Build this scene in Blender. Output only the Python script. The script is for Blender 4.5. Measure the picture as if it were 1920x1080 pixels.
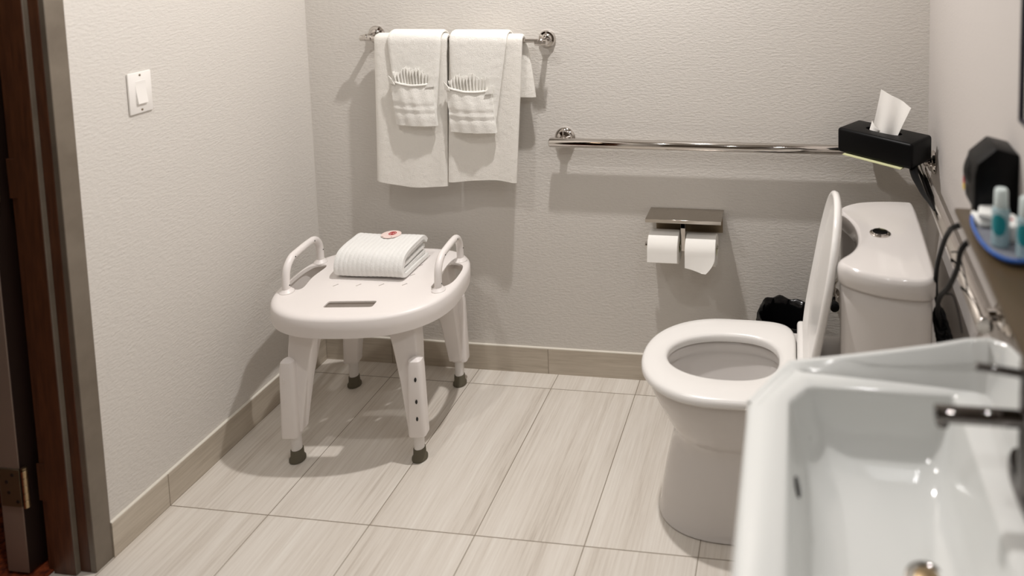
import bpy, bmesh, math, random
from mathutils import Vector, Matrix
random.seed(7)
PI = math.pi
sc = bpy.context.scene
COL = sc.collection
for o in list(bpy.data.objects):
    bpy.data.objects.remove(o, do_unlink=True)

# ---------------------------------------------------------------- camera
CAM = Vector((1.7878, -2.396, 1.6449))
yaw, pitch, roll = (math.radians(a) for a in (-7.1463, 4.8657, -.7571))
FW = Vector((math.sin(yaw)*math.cos(pitch), math.cos(yaw)*math.cos(pitch), -math.sin(pitch)))
r0 = Vector((math.cos(yaw), -math.sin(yaw), 0)); u0 = r0.cross(FW)
RT = math.cos(roll)*r0 + math.sin(roll)*u0
UP = -math.sin(roll)*r0 + math.cos(roll)*u0
cd = bpy.data.cameras.new('camera'); cam = bpy.data.objects.new('camera', cd); COL.objects.link(cam)
cam.matrix_world = Matrix(((RT.x, UP.x, -FW.x, CAM.x), (RT.y, UP.y, -FW.y, CAM.y), (RT.z, UP.z, -FW.z, CAM.z), (0, 0, 0, 1)))
cd.sensor_fit = 'HORIZONTAL'; cd.sensor_width = 36; cd.lens = 1333.25/1920*36
cd.shift_x = -363.48/1920; cd.shift_y = -572.73/1920
cd.clip_start = .02
cd.dof.use_dof = True; cd.dof.focus_distance = 2.3; cd.dof.aperture_fstop = 1.35
sc.camera = cam

# ---------------------------------------------------------------- light
w = bpy.data.worlds.new('world'); sc.world = w; w.use_nodes = True
w.node_tree.nodes['Background'].inputs[0].default_value = (1, .95, .9, 1)
w.node_tree.nodes['Background'].inputs[1].default_value = .015
def point(name, loc, power, col, r=.04):
    l = bpy.data.lights.new(name, 'POINT'); l.energy = power; l.color = col; l.shadow_soft_size = r
    o = bpy.data.objects.new(name, l); o.location = loc; COL.objects.link(o)
def downlight(name, loc, power, col, d=.08, tilt=0):
    l = bpy.data.lights.new(name, 'AREA'); l.shape = 'DISK'; l.size = d; l.energy = power; l.color = col
    o = bpy.data.objects.new(name, l); o.location = loc; o.rotation_euler = (0, tilt, 0); COL.objects.link(o)
downlight('ceiling_lamp_corner', (1.14, -.50, 2.60), 24, (1, .965, .945), .05)
downlight('ceiling_lamp_middle', (.50, -1.35, 2.60), 6.5, (1, .97, .95), .07)
downlight('ceiling_lamp_front', (1.40, -2.40, 2.60), 4, (1, .98, .97), .10)
for k in range(3):
    downlight('vanity_bulb', (2.04-.004*k, -1.28-.16*k, 2.12), 1.1, (.98, .99, 1), .06, math.radians(66))
sc.view_settings.view_transform = 'Standard'; sc.view_settings.look = 'None'
sc.view_settings.gamma = 1; sc.view_settings.use_curve_mapping = False
sc.view_settings.exposure = 0.28

# ---------------------------------------------------------------- materials
def lin(c):
    return tuple(((v/255)/12.92 if v/255 <= .04045 else ((v/255+.055)/1.055)**2.4) for v in c) + (1,)
def mat(name, rgb, rough=.5, metal=0, **kw):
    m = bpy.data.materials.new(name); m.use_nodes = True
    b = m.node_tree.nodes['Principled BSDF']
    b.inputs['Base Color'].default_value = lin(rgb); b.inputs['Roughness'].default_value = rough; b.inputs['Metallic'].default_value = metal
    for k, v in kw.items():
        b.inputs[k.replace('_', ' ')].default_value = v
    return m
def nd(m, t, **kw):
    n = m.node_tree.nodes.new(t)
    for k, v in kw.items(): setattr(n, k, v)
    return n
def lk(m, a, b): m.node_tree.links.new(a, b)
def coords(m, scale, loc=(0, 0, 0)):
    tc = nd(m, 'ShaderNodeTexCoord'); mp = nd(m, 'ShaderNodeMapping')
    mp.inputs['Scale'].default_value = scale; mp.inputs['Location'].default_value = loc
    lk(m, tc.outputs['Object'], mp.inputs['Vector']); return mp.outputs['Vector']
def noise(m, vec, scale, detail=3, rough=.5):
    n = nd(m, 'ShaderNodeTexNoise'); n.inputs['Scale'].default_value = scale; n.inputs['Detail'].default_value = detail; n.inputs['Roughness'].default_value = rough
    lk(m, vec, n.inputs['Vector']); return n.outputs['Fac']
def bump(m, h, strength, dist):
    b = nd(m, 'ShaderNodeBump'); b.inputs['Strength'].default_value = strength; b.inputs['Distance'].default_value = dist
    lk(m, h, b.inputs['Height']); lk(m, b.outputs['Normal'], m.node_tree.nodes['Principled BSDF'].inputs['Normal'])
def ramp(m, fac, stops):
    r = nd(m, 'ShaderNodeValToRGB'); e = r.color_ramp.elements
    e[0].position, e[0].color = stops[0][0], lin(stops[0][1]); e[1].position, e[1].color = stops[-1][0], lin(stops[-1][1])
    for p, c in stops[1:-1]:
        x = e.new(p); x.color = lin(c)
    lk(m, fac, r.inputs['Fac']); return r.outputs['Color']
def base(m): return m.node_tree.nodes['Principled BSDF'].inputs['Base Color']
def math_(m, op, a, b=None, c=None):
    n = nd(m, 'ShaderNodeMath', operation=op)
    for i, v in enumerate((a, b, c)):
        if v is None: continue
        if isinstance(v, (int, float)): n.inputs[i].default_value = v
        else: lk(m, v, n.inputs[i])
    return n.outputs[0]

def wall_mat(name, rgb, horiz, k=.6):
    m = mat(name, rgb, .75)
    sc_ = (.6, .6, 1.5) if horiz else (1, 1, 1)
    v = coords(m, sc_)
    h1 = noise(m, v, 100, 4, .6); h2 = noise(m, v, 330, 2, .5)
    s = math_(m, 'MULTIPLY_ADD', h2, .25, h1)
    bump(m, s, k, .0036)
    return m
M_WALL = wall_mat('wall_covering', (214, 209, 202), True)
M_WALLF = mat('dark_front_wall', (96, 86, 76), .8)
M_WALLR = wall_mat('smooth_wall_dimmed', (194, 188, 183), True, .15)  # smoother right wall; its dimmer light is put into the darker tone
M_CEIL = mat('ceiling_paint', (176, 171, 164), .9)

def tile_mat(name, axis_long, grid):
    """long grained porcelain tile; grid = (x0, dx, y0, dy) joints or None"""
    m = mat(name, (200, 190, 176), .38)
    tc = nd(m, 'ShaderNodeTexCoord'); sx = nd(m, 'ShaderNodeSeparateXYZ'); lk(m, tc.outputs['Object'], sx.inputs[0])
    X, Y, Z = sx.outputs
    if grid:
        gx, dx, gy, dy = grid
        fx = math_(m, 'DIVIDE', math_(m, 'SUBTRACT', X, gx), dx); fy = math_(m, 'DIVIDE', math_(m, 'SUBTRACT', Y, gy), dy)
        ix = math_(m, 'FLOOR', fx); iy = math_(m, 'FLOOR', fy)
        ex = math_(m, 'MULTIPLY', math_(m, 'ABSOLUTE', math_(m, 'SUBTRACT', fx, math_(m, 'ROUND', fx))), dx)
        ey = math_(m, 'MULTIPLY', math_(m, 'ABSOLUTE', math_(m, 'SUBTRACT', fy, math_(m, 'ROUND', fy))), dy)
        joint = math_(m, 'LESS_THAN', math_(m, 'MINIMUM', ex, ey), .0013)
        off = math_(m, 'MULTIPLY_ADD', ix, 7.31, math_(m, 'MULTIPLY', iy, 3.77))
    comb = nd(m, 'ShaderNodeCombineXYZ')
    def feed(sock, src, k):
        lk(m, math_(m, 'MULTIPLY', src, k), comb.inputs[sock])
    if axis_long == 'Y': feed(0, X, 1.0); feed(1, Y, .035); feed(2, Z, .2)
    elif axis_long == 'XZ': feed(0, X, .05); feed(1, Y, .05); feed(2, Z, 1.0)
    if grid:
        ad = nd(m, 'ShaderNodeVectorMath', operation='ADD'); c2 = nd(m, 'ShaderNodeCombineXYZ'); lk(m, off, c2.inputs[0]); lk(m, off, c2.inputs[2])
        lk(m, comb.outputs[0], ad.inputs[0]); lk(m, c2.outputs[0], ad.inputs[1]); v = ad.outputs[0]
    else: v = comb.outputs[0]
    n1 = noise(m, v, 14, 3, .55); n2 = noise(m, v, 130, 4, .7)
    s = math_(m, 'MULTIPLY_ADD', n2, .55, math_(m, 'MULTIPLY', n1, .45))
    if axis_long == 'Y': st = [(.33, (194, 184, 172)), (.44, (214, 206, 195)), (.53, (222, 215, 205)), (.68, (232, 227, 218))]
    else: st = [(.30, (164, 152, 136)), (.48, (188, 177, 161)), (.70, (206, 196, 181))]
    col = ramp(m, s, st)
    if grid:
        mx = nd(m, 'ShaderNodeMix', data_type='RGBA'); lk(m, joint, mx.inputs[0]); lk(m, col, mx.inputs[6]); mx.inputs[7].default_value = lin((138, 126, 110))
        lk(m, mx.outputs[2], base(m)); 
        bump(m, math_(m, 'SUBTRACT', math_(m, 'MULTIPLY', n2, .15), joint), .25, .001)
    else: lk(m, col, base(m))
    return m
M_FLOOR = tile_mat('floor_tile', 'Y', (.01, .305, -.09, .61))
M_BASE = tile_mat('baseboard_tile', 'XZ', (.888, .61, -.70, .61))
M_CAULK = mat('caulk_line', (226, 220, 208), .6)
M_CERAM = mat('white_ceramic', (214, 209, 205), .10, Coat_Weight=.3, Coat_Roughness=.05)
M_SINK = mat('sink_ceramic', (211, 212, 209), .10, Coat_Weight=.3, Coat_Roughness=.05)
M_SEAT = mat('seat_plastic', (232, 229, 225), .22)
M_PLAST = mat('stool_plastic', (236, 230, 226), .38)
M_PIPE = mat('stool_leg_tube', (234, 230, 226), .35)
M_RUBBER = mat('grey_rubber', (98, 92, 76), .7)
M_CHROME = mat('chrome', (205, 200, 195), .07, 1)
M_STEEL = mat('brushed_steel', (190, 184, 176), .14, 1)
M_DULL = mat('satin_nickel_plate', (150, 136, 116), .42, 1)
M_BLACK = mat('black_leatherette', (4, 4, 5), .4, Specular_IOR_Level=.15)
M_FAUCET = mat('chrome_darkened_reflections', (120, 116, 114), .06, 1)  # chrome darkened; reflections of a dark room put into the base colour
M_CORD = mat('black_cord', (4, 4, 5), .6, Specular_IOR_Level=.25)
M_BAG = mat('black_plastic_bag', (12, 12, 13), .2)
M_PAPER = mat('toilet_paper', (243, 240, 234), .9)
M_TISSUE = mat('tissue_paper', (244, 241, 236), .9)
M_DARK = mat('dark_gap', (25, 22, 20), .6)
M_SWITCH = mat('switch_plastic', (238, 234, 229), .3)
M_BROWN = mat('frame_paint_hall_lit', (84, 48, 28), .5)  # taupe frame's hall-lit sides; warm dim hall light put into the brown
M_TAUPE = mat('taupe_frame_paint', (142, 130, 116), .4)
M_DOORGREY = mat('door_edge_grey', (140, 122, 110), .5)
M_CARPET = mat('red_brown_carpet', (120, 48, 22), .95)
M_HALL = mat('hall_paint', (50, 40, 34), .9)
M_HINGE = mat('hinge_brass_nickel', (170, 148, 116), .35, 1)
M_HPLATE = mat('worn_hinge_plate', (104, 88, 66), .5, .5)
M_DOORFACE = mat('door_face_gap_shade', (36, 20, 13), .5)  # door wood blackened; shadow of the gap beside the leaf put into colour
M_LEDGE = mat('brown_ledge', (76, 63, 45), .3, Specular_IOR_Level=.3)
M_BLUE = mat('blue_glass_rim', (44, 92, 170), .12)
M_DISH = mat('smoky_dish_glass', (120, 122, 130), .15)
M_CAP = mat('bottle_cap', (206, 216, 214), .35)
M_BOTTLE = mat('bottle_plastic', (176, 202, 208), .25, Transmission_Weight=.3)
M_TEAL = mat('teal_label', (16, 132, 140), .4)
M_WHITEP = mat('white_wrapper', (228, 228, 224), .5)
M_RED = mat('red_print', (176, 30, 38), .6)
M_YELLOW = mat('yellow_print', (228, 190, 30), .5)
M_CARD = mat('pale_card', (214, 214, 168), .7)
M_STICK = mat('pink_sticker', (238, 216, 208), .6)
M_MIRROR = mat('mirror_glass', (235, 238, 238), .02, 1)
M_FRAME = mat('dark_mirror_frame', (40, 36, 48), .3)
M_WATER = mat('bowl_water', (196, 194, 190), .03)
def towel_mat(name, rgb):
    m = mat(name, rgb, .95)
    v = coords(m, (1, 1, 1)); h = noise(m, v, 420, 3, .7)
    h2 = noise(m, v, 45, 2, .5)
    bump(m, math_(m, 'MULTIPLY_ADD', h2, 1.2, h), .8, .003)
    m.node_tree.nodes['Principled BSDF'].inputs['Sheen Weight'].default_value = .25
    return m
M_TOWEL = towel_mat('white_terry', (245, 241, 233))
M_TOWEL2 = towel_mat('white_terry_bright', (248, 245, 238))
M_MAT = towel_mat('bath_mat_terry', (250, 249, 245))
# grain for frame sides browned by painted-in hall light
v_ = coords(M_BROWN, (20, 20, 2)); lk(M_BROWN, ramp(M_BROWN, noise(M_BROWN, v_, 6, 4, .6), [(.35, (74, 42, 25)), (.65, (94, 56, 33))]), base(M_BROWN))
v_ = coords(M_TAUPE, (1, 1, 1)); lk(M_TAUPE, ramp(M_TAUPE, noise(M_TAUPE, v_, 9, 4, .6), [(.3, (104, 94, 82)), (.7, (122, 112, 99))]), base(M_TAUPE))
v_ = coords(M_CARPET, (1, 1, 1)); lk(M_CARPET, ramp(M_CARPET, noise(M_CARPET, v_, 60, 3, .6), [(.35, (70, 22, 10)), (.65, (160, 72, 30))]), base(M_CARPET))
v_ = coords(M_STEEL, (1, 60, 1)); bump(M_STEEL, noise(M_STEEL, v_, 40, 2, .5), .05, .0005)

# ---------------------------------------------------------------- mesh helpers
def sharpen(bm, deg=38):
    bm.normal_update()
    for f in bm.faces: f.smooth = True
    for e in bm.edges:
        if len(e.link_faces) == 2 and e.calc_face_angle(0) > math.radians(deg): e.smooth = False
def obj(name, bm, m, parent=None, deg=38, fix=True):
    if fix: bmesh.ops.recalc_face_normals(bm, faces=bm.faces)
    sharpen(bm, deg)
    me = bpy.data.meshes.new(name); bm.to_mesh(me); bm.free()
    for mm in (m if isinstance(m, (list, tuple)) else [m]): me.materials.append(mm)
    o = bpy.data.objects.new(name, me); COL.objects.link(o)
    if parent: o.parent = parent
    return o
def thing(name, label, cat, loc=(0, 0, 0), rot=(0, 0, 0), group=None):
    o = bpy.data.objects.new(name, None); COL.objects.link(o)
    o.location = loc; o.rotation_euler = rot; o['label'] = label; o['category'] = cat
    o.empty_display_size = .05
    if group: o['group'] = group
    return o
def tag(o, label, cat, group=None):
    o['label'] = label; o['category'] = cat
    if group: o['group'] = group
    return o
def struct(o): o['kind'] = 'structure'; return o
def B(): return bmesh.new()
def box(bm, lo, hi, bev=0, seg=2, M=None):
    r = bmesh.ops.create_cube(bm, size=1)
    c = [(a+b)/2 for a, b in zip(lo, hi)]; s = [abs(b-a) for a, b in zip(lo, hi)]
    for v in r['verts']: v.co = Vector((v.co.x*s[0]+c[0], v.co.y*s[1]+c[1], v.co.z*s[2]+c[2]))
    vs = r['verts']
    if bev:
        es = list({e for v in vs for e in v.link_edges})
        rr = bmesh.ops.bevel(bm, geom=es, offset=bev, segments=seg, affect='EDGES', profile=.5, clamp_overlap=True)
        vs = list({v for f in rr['faces'] for v in f.verts} | {v for v in vs if v.is_valid})
    if M:
        for v in vs: v.co = M @ v.co
    return vs
def loft(bm, rings, cap0=True, cap1=True, closed=True, M=None):
    R = [[bm.verts.new(M @ Vector(p) if M else Vector(p)) for p in r] for r in rings]
    n = len(R[0])
    for a, b in zip(R, R[1:]):
        for i in range(n if closed else n-1):
            j = (i+1) % n
            try: bm.faces.new((a[i], a[j], b[j], b[i]))
            except ValueError: pass
    if cap0: bm.faces.new(R[0][::-1])
    if cap1: bm.faces.new(R[-1])
    return R
def tube(bm, path, rad, seg=12, cap=True, M=None):
    P = [Vector(p) for p in path]; n = len(P)
    rads = rad if isinstance(rad, (list, tuple)) else [rad]*n
    t0 = (P[1]-P[0]).normalized(); up = Vector((0, 0, 1)) if abs(t0.z) < .9 else Vector((1, 0, 0))
    nx = t0.cross(up).normalized(); rings = []
    for i in range(n):
        t = ((P[min(i+1, n-1)]-P[max(i-1, 0)])).normalized()
        nx = (nx - t*nx.dot(t)).normalized(); ny = t.cross(nx)
        rings.append([P[i]+(nx*math.cos(a)+ny*math.sin(a))*rads[i] for a in [2*PI*k/seg for k in range(seg)]])
    return loft(bm, rings, cap, cap, M=M)
def smooth_path(pts, k=6):
    P = [Vector(p) for p in pts]; out = []
    for i in range(len(P)-1):
        a = P[max(i-1, 0)]; b = P[i]; c = P[i+1]; d = P[min(i+2, len(P)-1)]
        for j in range(k):
            t = j/k
            out.append(.5*((2*b)+(-a+c)*t+(2*a-5*b+4*c-d)*t*t+(-a+3*b-3*c+d)*t**3))
    out.append(P[-1]); return out
def lathe(bm, prof, seg=32, M=None, cap0=True, cap1=True):
    return loft(bm, [[(r*math.cos(2*PI*k/seg), r*math.sin(2*PI*k/seg), z) for k in range(seg)] for r, z in prof], cap0, cap1, M=M)
def axis_m(o, d):
    d = Vector(d).normalized(); return Matrix.Translation(Vector(o)) @ d.to_track_quat('Z', 'Y').to_matrix().to_4x4()
def selip(cx, cy, af, ab, b, nf, nb, z, N=64):
    out = []
    for k in range(N):
        t = 2*PI*k/N; c, s = math.cos(t), math.sin(t)
        a, n = (af, nf) if c < 0 else (ab, nb)
        out.append((cx+a*math.copysign(abs(c)**(2/n), c), cy+b*math.copysign(abs(s)**(2/n), s), z))
    return out
def resample(poly, N, closed=True):
    P = [Vector(p) for p in poly]
    if closed: P = P+[P[0]]
    L = [0]
    for a, b in zip(P, P[1:]): L.append(L[-1]+(b-a).length)
    out = []
    for k in range(N):
        d = L[-1]*k/N if closed else L[-1]*k/(N-1)
        i = max(j for j in range(len(L)-1) if L[j] <= d+1e-12) if d < L[-1] else len(L)-2
        t = (d-L[i])/max(L[i+1]-L[i], 1e-9); out.append(P[i].lerp(P[i+1], min(t, 1)))
    return out
def round_poly(poly, N=72, k=6):
    P = [Vector((p[0], p[1], 0)) for p in poly]; n = len(P); out = []
    for i in range(n):
        a, b, c, d = P[i-1], P[i], P[(i+1) % n], P[(i+2) % n]
        for j in range(k):
            t = j/k; out.append(.5*((2*b)+(-a+c)*t+(2*a-5*b+4*c-d)*t*t+(-a+3*b-3*c+d)*t**3))
    return resample(out, N)
def inset(poly, d):
    n = len(poly); out = []
    A = sum(poly[i].x*poly[(i+1) % n].y-poly[(i+1) % n].x*poly[i].y for i in range(n))
    sg = 1 if A > 0 else -1
    for i in range(n):
        t = (poly[(i+1) % n]-poly[i-1]).normalized(); out.append(poly[i]+Vector((-t.y, t.x, 0))*d*sg)
    return out
def at_z(poly, z): return [(p.x, p.y, z) for p in poly]
def boolean(o, cutter_bm, op='DIFFERENCE'):
    bmesh.ops.recalc_face_normals(cutter_bm, faces=cutter_bm.faces)
    me = bpy.data.meshes.new('tmp'); cutter_bm.to_mesh(me); cutter_bm.free()
    c = bpy.data.objects.new('tmp', me); COL.objects.link(c)
    c.matrix_world = Matrix.Identity(4)
    md = o.modifiers.new('b', 'BOOLEAN'); md.operation = op; md.object = c; md.solver = 'EXACT'
    par = o.parent; o.parent = None; o.matrix_basis = Matrix.Identity(4)
    bpy.context.view_layer.update()
    dg = bpy.context.evaluated_depsgraph_get()
    new = bpy.data.meshes.new_from_object(o.evaluated_get(dg))
    o.modifiers.clear(); o.data = new; o.parent = par
    bpy.data.objects.remove(c, do_unlink=True)
    bm = B(); bm.from_mesh(new); sharpen(bm, 35); bm.to_mesh(new); bm.free()

# frame along the right wall: s away from the back corner, d out from the wall
WK = .035; WN = math.hypot(1, WK)
XR = 2.229
def RW(s, d, z): return Vector((XR+(-WK*s-d)/WN, (-s+WK*d)/WN, z))
def RWM(s, d, z=0):   # local x = out of the wall, local y = towards the camera along the wall
    ex = Vector((-1, WK, 0))/WN; ey = Vector((-WK, -1, 0))/WN; o = RW(s, d, z)
    return Matrix(((ex.x, ey.x, 0, o.x), (ex.y, ey.y, 0, o.y), (0, 0, 1, o.z), (0, 0, 0, 1)))

# ---------------------------------------------------------------- room shell
H = 2.62; YF = -3.3; DY0 = -.868; DY1 = -1.83
def slab(name, lo, hi, m):
    b = B(); box(b, lo, hi); return struct(obj(name, b, m))
slab('floor', (-.11, YF, -.05), (2.24, .01, 0), M_FLOOR)
slab('ceiling', (-.1, YF, H), (2.35, .1, H+.08), M_CEIL)
slab('wall_back', (-.1, 0, 0), (2.35, .1, H), M_WALL)
slab('wall_left', (-.11, DY0, 0), (0, 0, H), M_WALL)
slab('wall_left_front', (-.11, YF, 0), (0, DY1, H), M_WALL)
slab('wall_left_header', (-.11, DY1, 2.08), (0, DY0, H), M_WALL)
slab('wall_front', (-.1, YF-.1, 0), (2.35, YF, H), M_WALLF)
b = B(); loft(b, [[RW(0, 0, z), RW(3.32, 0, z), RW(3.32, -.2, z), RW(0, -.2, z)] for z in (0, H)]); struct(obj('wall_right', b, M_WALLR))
b = B(); box(b, (.0105, -.010, 0), (2.228, -.0002, .0945)); bb = struct(obj('baseboard_back', b, M_BASE))
b = B(); box(b, (.0005, -.0096, .0946), (2.226, -.0002, .0975)); c_ = obj('caulk_line', b, M_CAULK, bb)
b = B(); box(b, (.0002, DY0, 0), (.010, -.0104, .0945)); bl = struct(obj('baseboard_left', b, M_BASE))
b = B(); box(b, (.0002, DY0, .0946), (.0095, -.001, .0975)); c_ = obj('caulk_line', b, M_CAULK, bl)
b = B(); loft(b, [[RW(.012, .0002, z), RW(1.2, .0002, z), RW(1.2, .01, z), RW(.012, .01, z)] for z in (0, .0945)]); struct(obj('baseboard_right', b, M_BASE))
# hall beyond the doorway
slab('floor_hall', (-1.6, -2.6, -.05), (-.111, 1.2, 0.004), M_CARPET)
slab('wall_hall', (-1.7, -2.6, 0), (-1.6, 1.2, H), M_HALL)
slab('wall_hall_near', (-1.6, -2.7, 0), (-.111, -2.6, H), M_HALL)
slab('wall_hall_far', (-1.6, 1.2, 0), (-.11, 1.3, H), M_HALL)
slab('ceiling_hall', (-1.6, -2.6, H), (-.1, 1.2, H+.05), M_HALL)
point('hall_lamp', (-.75, -1.9, 2.2), 2.2, (1, .72, .48), .1)

# door frame and leaf
df = bpy.data.objects.new('door_1', None); COL.objects.link(df); struct(df); df.location = (0, DY0, 0)
def dpart(name, lo, hi, m, bev=.0015, par=None):
    b = B(); box(b, lo, hi, bev, 1); o = obj(name, b, m, par or df); o.location = (0, -DY0, 0) if par is None else (0, 0, 0); return o
dpart('casing', (-.010, -.915, 0), (.0065, DY0, 2.09), M_TAUPE)
dpart('jamb', (-.040, -.9148, 0), (-.010, DY0, 2.08), M_BROWN)
dpart('door_stop', (-.103, -.9275, 0), (-.040, DY0, 2.08), M_BROWN)
dpart('door_stop_edge', (-.0399, -.9275, 0), (-.0375, -.9148, 2.08), M_TAUPE)
dpart('jamb', (-.126, -.9205, 0), (-.103, DY0, 2.08), M_BROWN)
dpart('jamb', (-.158, DY1, 0), (.006, DY1+.045, 2.08), M_BROWN)
dpart('head_jamb', (-.158, DY1, 2.06), (.0065, DY0-.001, 2.10), M_BROWN)
lf = dpart('door_leaf', (-.215, -.945, .012), (-.153, -.10, 2.05), M_DOORGREY)
b = B(); box(b, (-.2165, -.944, .02), (-.2148, -.101, 2.04)); obj('door_face', b, M_DOORFACE, lf)
b = B(); box(b, (-.1532, -.9435, .013), (-.1515, -.101, 2.049)); obj('door_face', b, M_DOORFACE, lf)  # thin slab added on this side, near black for the shaded gap
for zc in (.245, 1.04, 1.85):
    hg = dpart('hinge', (-.2080, -.9485, zc-.05), (-.1500, -.9452, zc+.05), M_HPLATE, .0008)
    b = B()
    for k in range(5):
        box_z = zc-.05+.02*k
        lathe(b, [(.0058, 0), (.0066, .001), (.0066, .0185), (.0058, .0195)], 16, Matrix.Translation((-.1380, -.945, box_z)))
    lathe(b, [(.003, 0), (.007, .002), (.006, .006), (.001, .008)], 16, Matrix.Translation((-.1380, -.945, zc+.05)))
    obj('hinge_knuckle', b, M_HINGE, hg)
    b = B(); box(b, (-.130, -.9235, zc-.05), (-.104, -.9206, zc+.05), .0008, 1); obj('hinge_plate', b, M_BROWN, hg)
    for dx, dz in ((.014, .036), (-.004, .016), (.0, -.012), (.024, -.035)):
        b = B(); lathe(b, [(.0045, 0), (.0045, .0008)], 14, axis_m((-.184+dx, -.9485, zc+dz), (0, -1, 0)))
        obj('screw_hole', b, M_DARK, hg)

# ---------------------------------------------------------------- light switch
t = thing('light_switch', 'white light switch plate with slim paddle on the left wall', 'light switch', (.0, -.683, 1.1996))
b = B(); box(b, (.0003, -.035, -.057), (.006, .035, .057), .003, 2); obj('cover_plate', b, M_SWITCH, t)
b = B(); box(b, (.004, -.0165, -.033), (.0066, .0165, .033), .0006, 1)
obj('paddle_frame', b, M_SWITCH, t)
b = B(); loft(b, [[(.0062, -.015, .031), (.0062, .015, .031), (.005, .015, .031), (.005, -.015, .031)], [(.0075, -.015, .005), (.0075, .015, .005), (.005, .015, .005), (.005, -.015, .005)], [(.0125, -.0145, -.030), (.0125, .0145, -.030), (.005, .0145, -.031), (.005, -.0145, -.031)]])
obj('paddle', b, M_SWITCH, t)
for z in (.048, -.048):
    b = B(); lathe(b, [(.003, 0), (.003, .0008), (.001, .0012)], 12, axis_m((.0058, 0, z), (1, 0, 0))); obj('screw', b, M_DULL, t)

# ---------------------------------------------------------------- towel bar and towels
BZ = 1.247; BY = -.068
t = thing('towel_bar', 'chrome towel bar with two round wall flanges holding white towels', 'towel bar', (.6, 0, BZ))
T = Matrix.Translation((-.6, 0, -BZ))
b = B(); tube(b, [(.258, BY, BZ+.004), (.930, BY, BZ-.002)], .0075, 20, M=T); obj('bar', b, M_CHROME, t)
for x, z in ((.279, BZ+.008), (.922, BZ-.004)):
    b = B(); lathe(b, [(.030, .0003), (.031, .006), (.027, .012), (.020, .014), (.018, .018), (.012, .022)], 36, T @ axis_m((x, 0, z), (0, -1, 0))); f = obj('wall_flange', b, M_CHROME, t)
    b = B(); lathe(b, [(.0095, .02), (.0095, .058), (.011, .062), (.011, .076), (.008, .079)], 24, T @ axis_m((x, 0, z), (0, -1, 0)))
    tube(b, [(x-.02, BY, z-.004), (x+.02, BY, z-.004)], .0105, 20, M=T); obj('post', b, M_CHROME, f)

def drape(x_top, x_bot, z_bot, back_z, off, thick, back_dx=0, seed=0, wav=.004, back_top=(0, 0), ybulge=0, hem=True):
    """towel over the bar: ribbon of real thickness; x_top/x_bot = (left, right) at the bar / at the lower front edge"""
    rnd = random.Random(seed); b = B()
    R = .0085+off+thick/2
    path = []   # (y, z, fb) fb: >0 front fraction, <0 back fraction
    nF = 26; nB = 12
    for i in range(nF+1):
        f = 1-i/nF; path.append((BY-R-ybulge*math.sin(PI*f)*.5, BZ-(BZ-z_bot)*f, f))
    for i in range(1, 10):
        a = PI*i/10; path.append((BY-R*math.cos(a), BZ+R*math.sin(a)*.95, 0))
    for i in range(nB+1):
        f = i/nB; path.append((BY+min(R, .052)-.0*f, BZ-(BZ-back_z)*f, -f))
    NX = 30
    ph = [rnd.uniform(0, 6.28) for _ in range(4)]
    def pt(u, q, side):
        y, z, f = path[q]
        if f >= 0: xl = x_top[0]+(x_bot[0]-x_top[0])*f; xr = x_top[1]+(x_bot[1]-x_top[1])*f
        else: xl = x_top[0]+back_top[0]*(-f)**.7; xr = x_top[1]+back_top[1]*(-f)**.7
        x = xl+(xr-xl)*u
        a = PI*(q/len(path))
        p0 = path[max(q-1, 0)]; p1 = path[min(q+1, len(path)-1)]
        ty, tz = p1[0]-p0[0], p1[1]-p0[1]; L = math.hypot(ty, tz) or 1; ny, nz = -tz/L, ty/L    # outward
        ef = max(f, 0)
        wv = wav*ef*(math.sin(5.5*u+ph[0]+1.5*ef)+.5*math.sin(13*u+ph[1]))
        edge = min(u, 1-u); th = thick*(.35+.65*min(1, edge/.05)**.5)
        k = (th/2)*(1 if side else -1)+wv*-1
        zz = z+nz*k
        if q == 0: zz += .008*math.sin(4*u+ph[2])*ef-.006*u
        return (x, y+ny*k, zz)
    rings = []
    for q in range(len(path)):
        rings.append([pt(i/NX, q, 1) for i in range(NX+1)]+[pt(i/NX, q, 0) for i in range(NX, -1, -1)])
    loft(b, rings)
    return b
tw = obj('bath_towel', drape((.321, .590), (.305, .570), .733, .93, 0, .016, seed=3, back_top=(.01, -.01)), M_TOWEL)
tag(tw, 'white bath towel hanging on the left half of the towel bar', 'towel', 'bath towels on the towel bar')
tw = obj('bath_towel', drape((.600, .862), (.577, .826), .752, 1.045, 0, .016, seed=5, back_top=(.01, .029)), M_TOWEL)
tag(tw, 'white bath towel hanging on the right half, rear corner showing', 'towel', 'bath towels on the towel bar')

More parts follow.
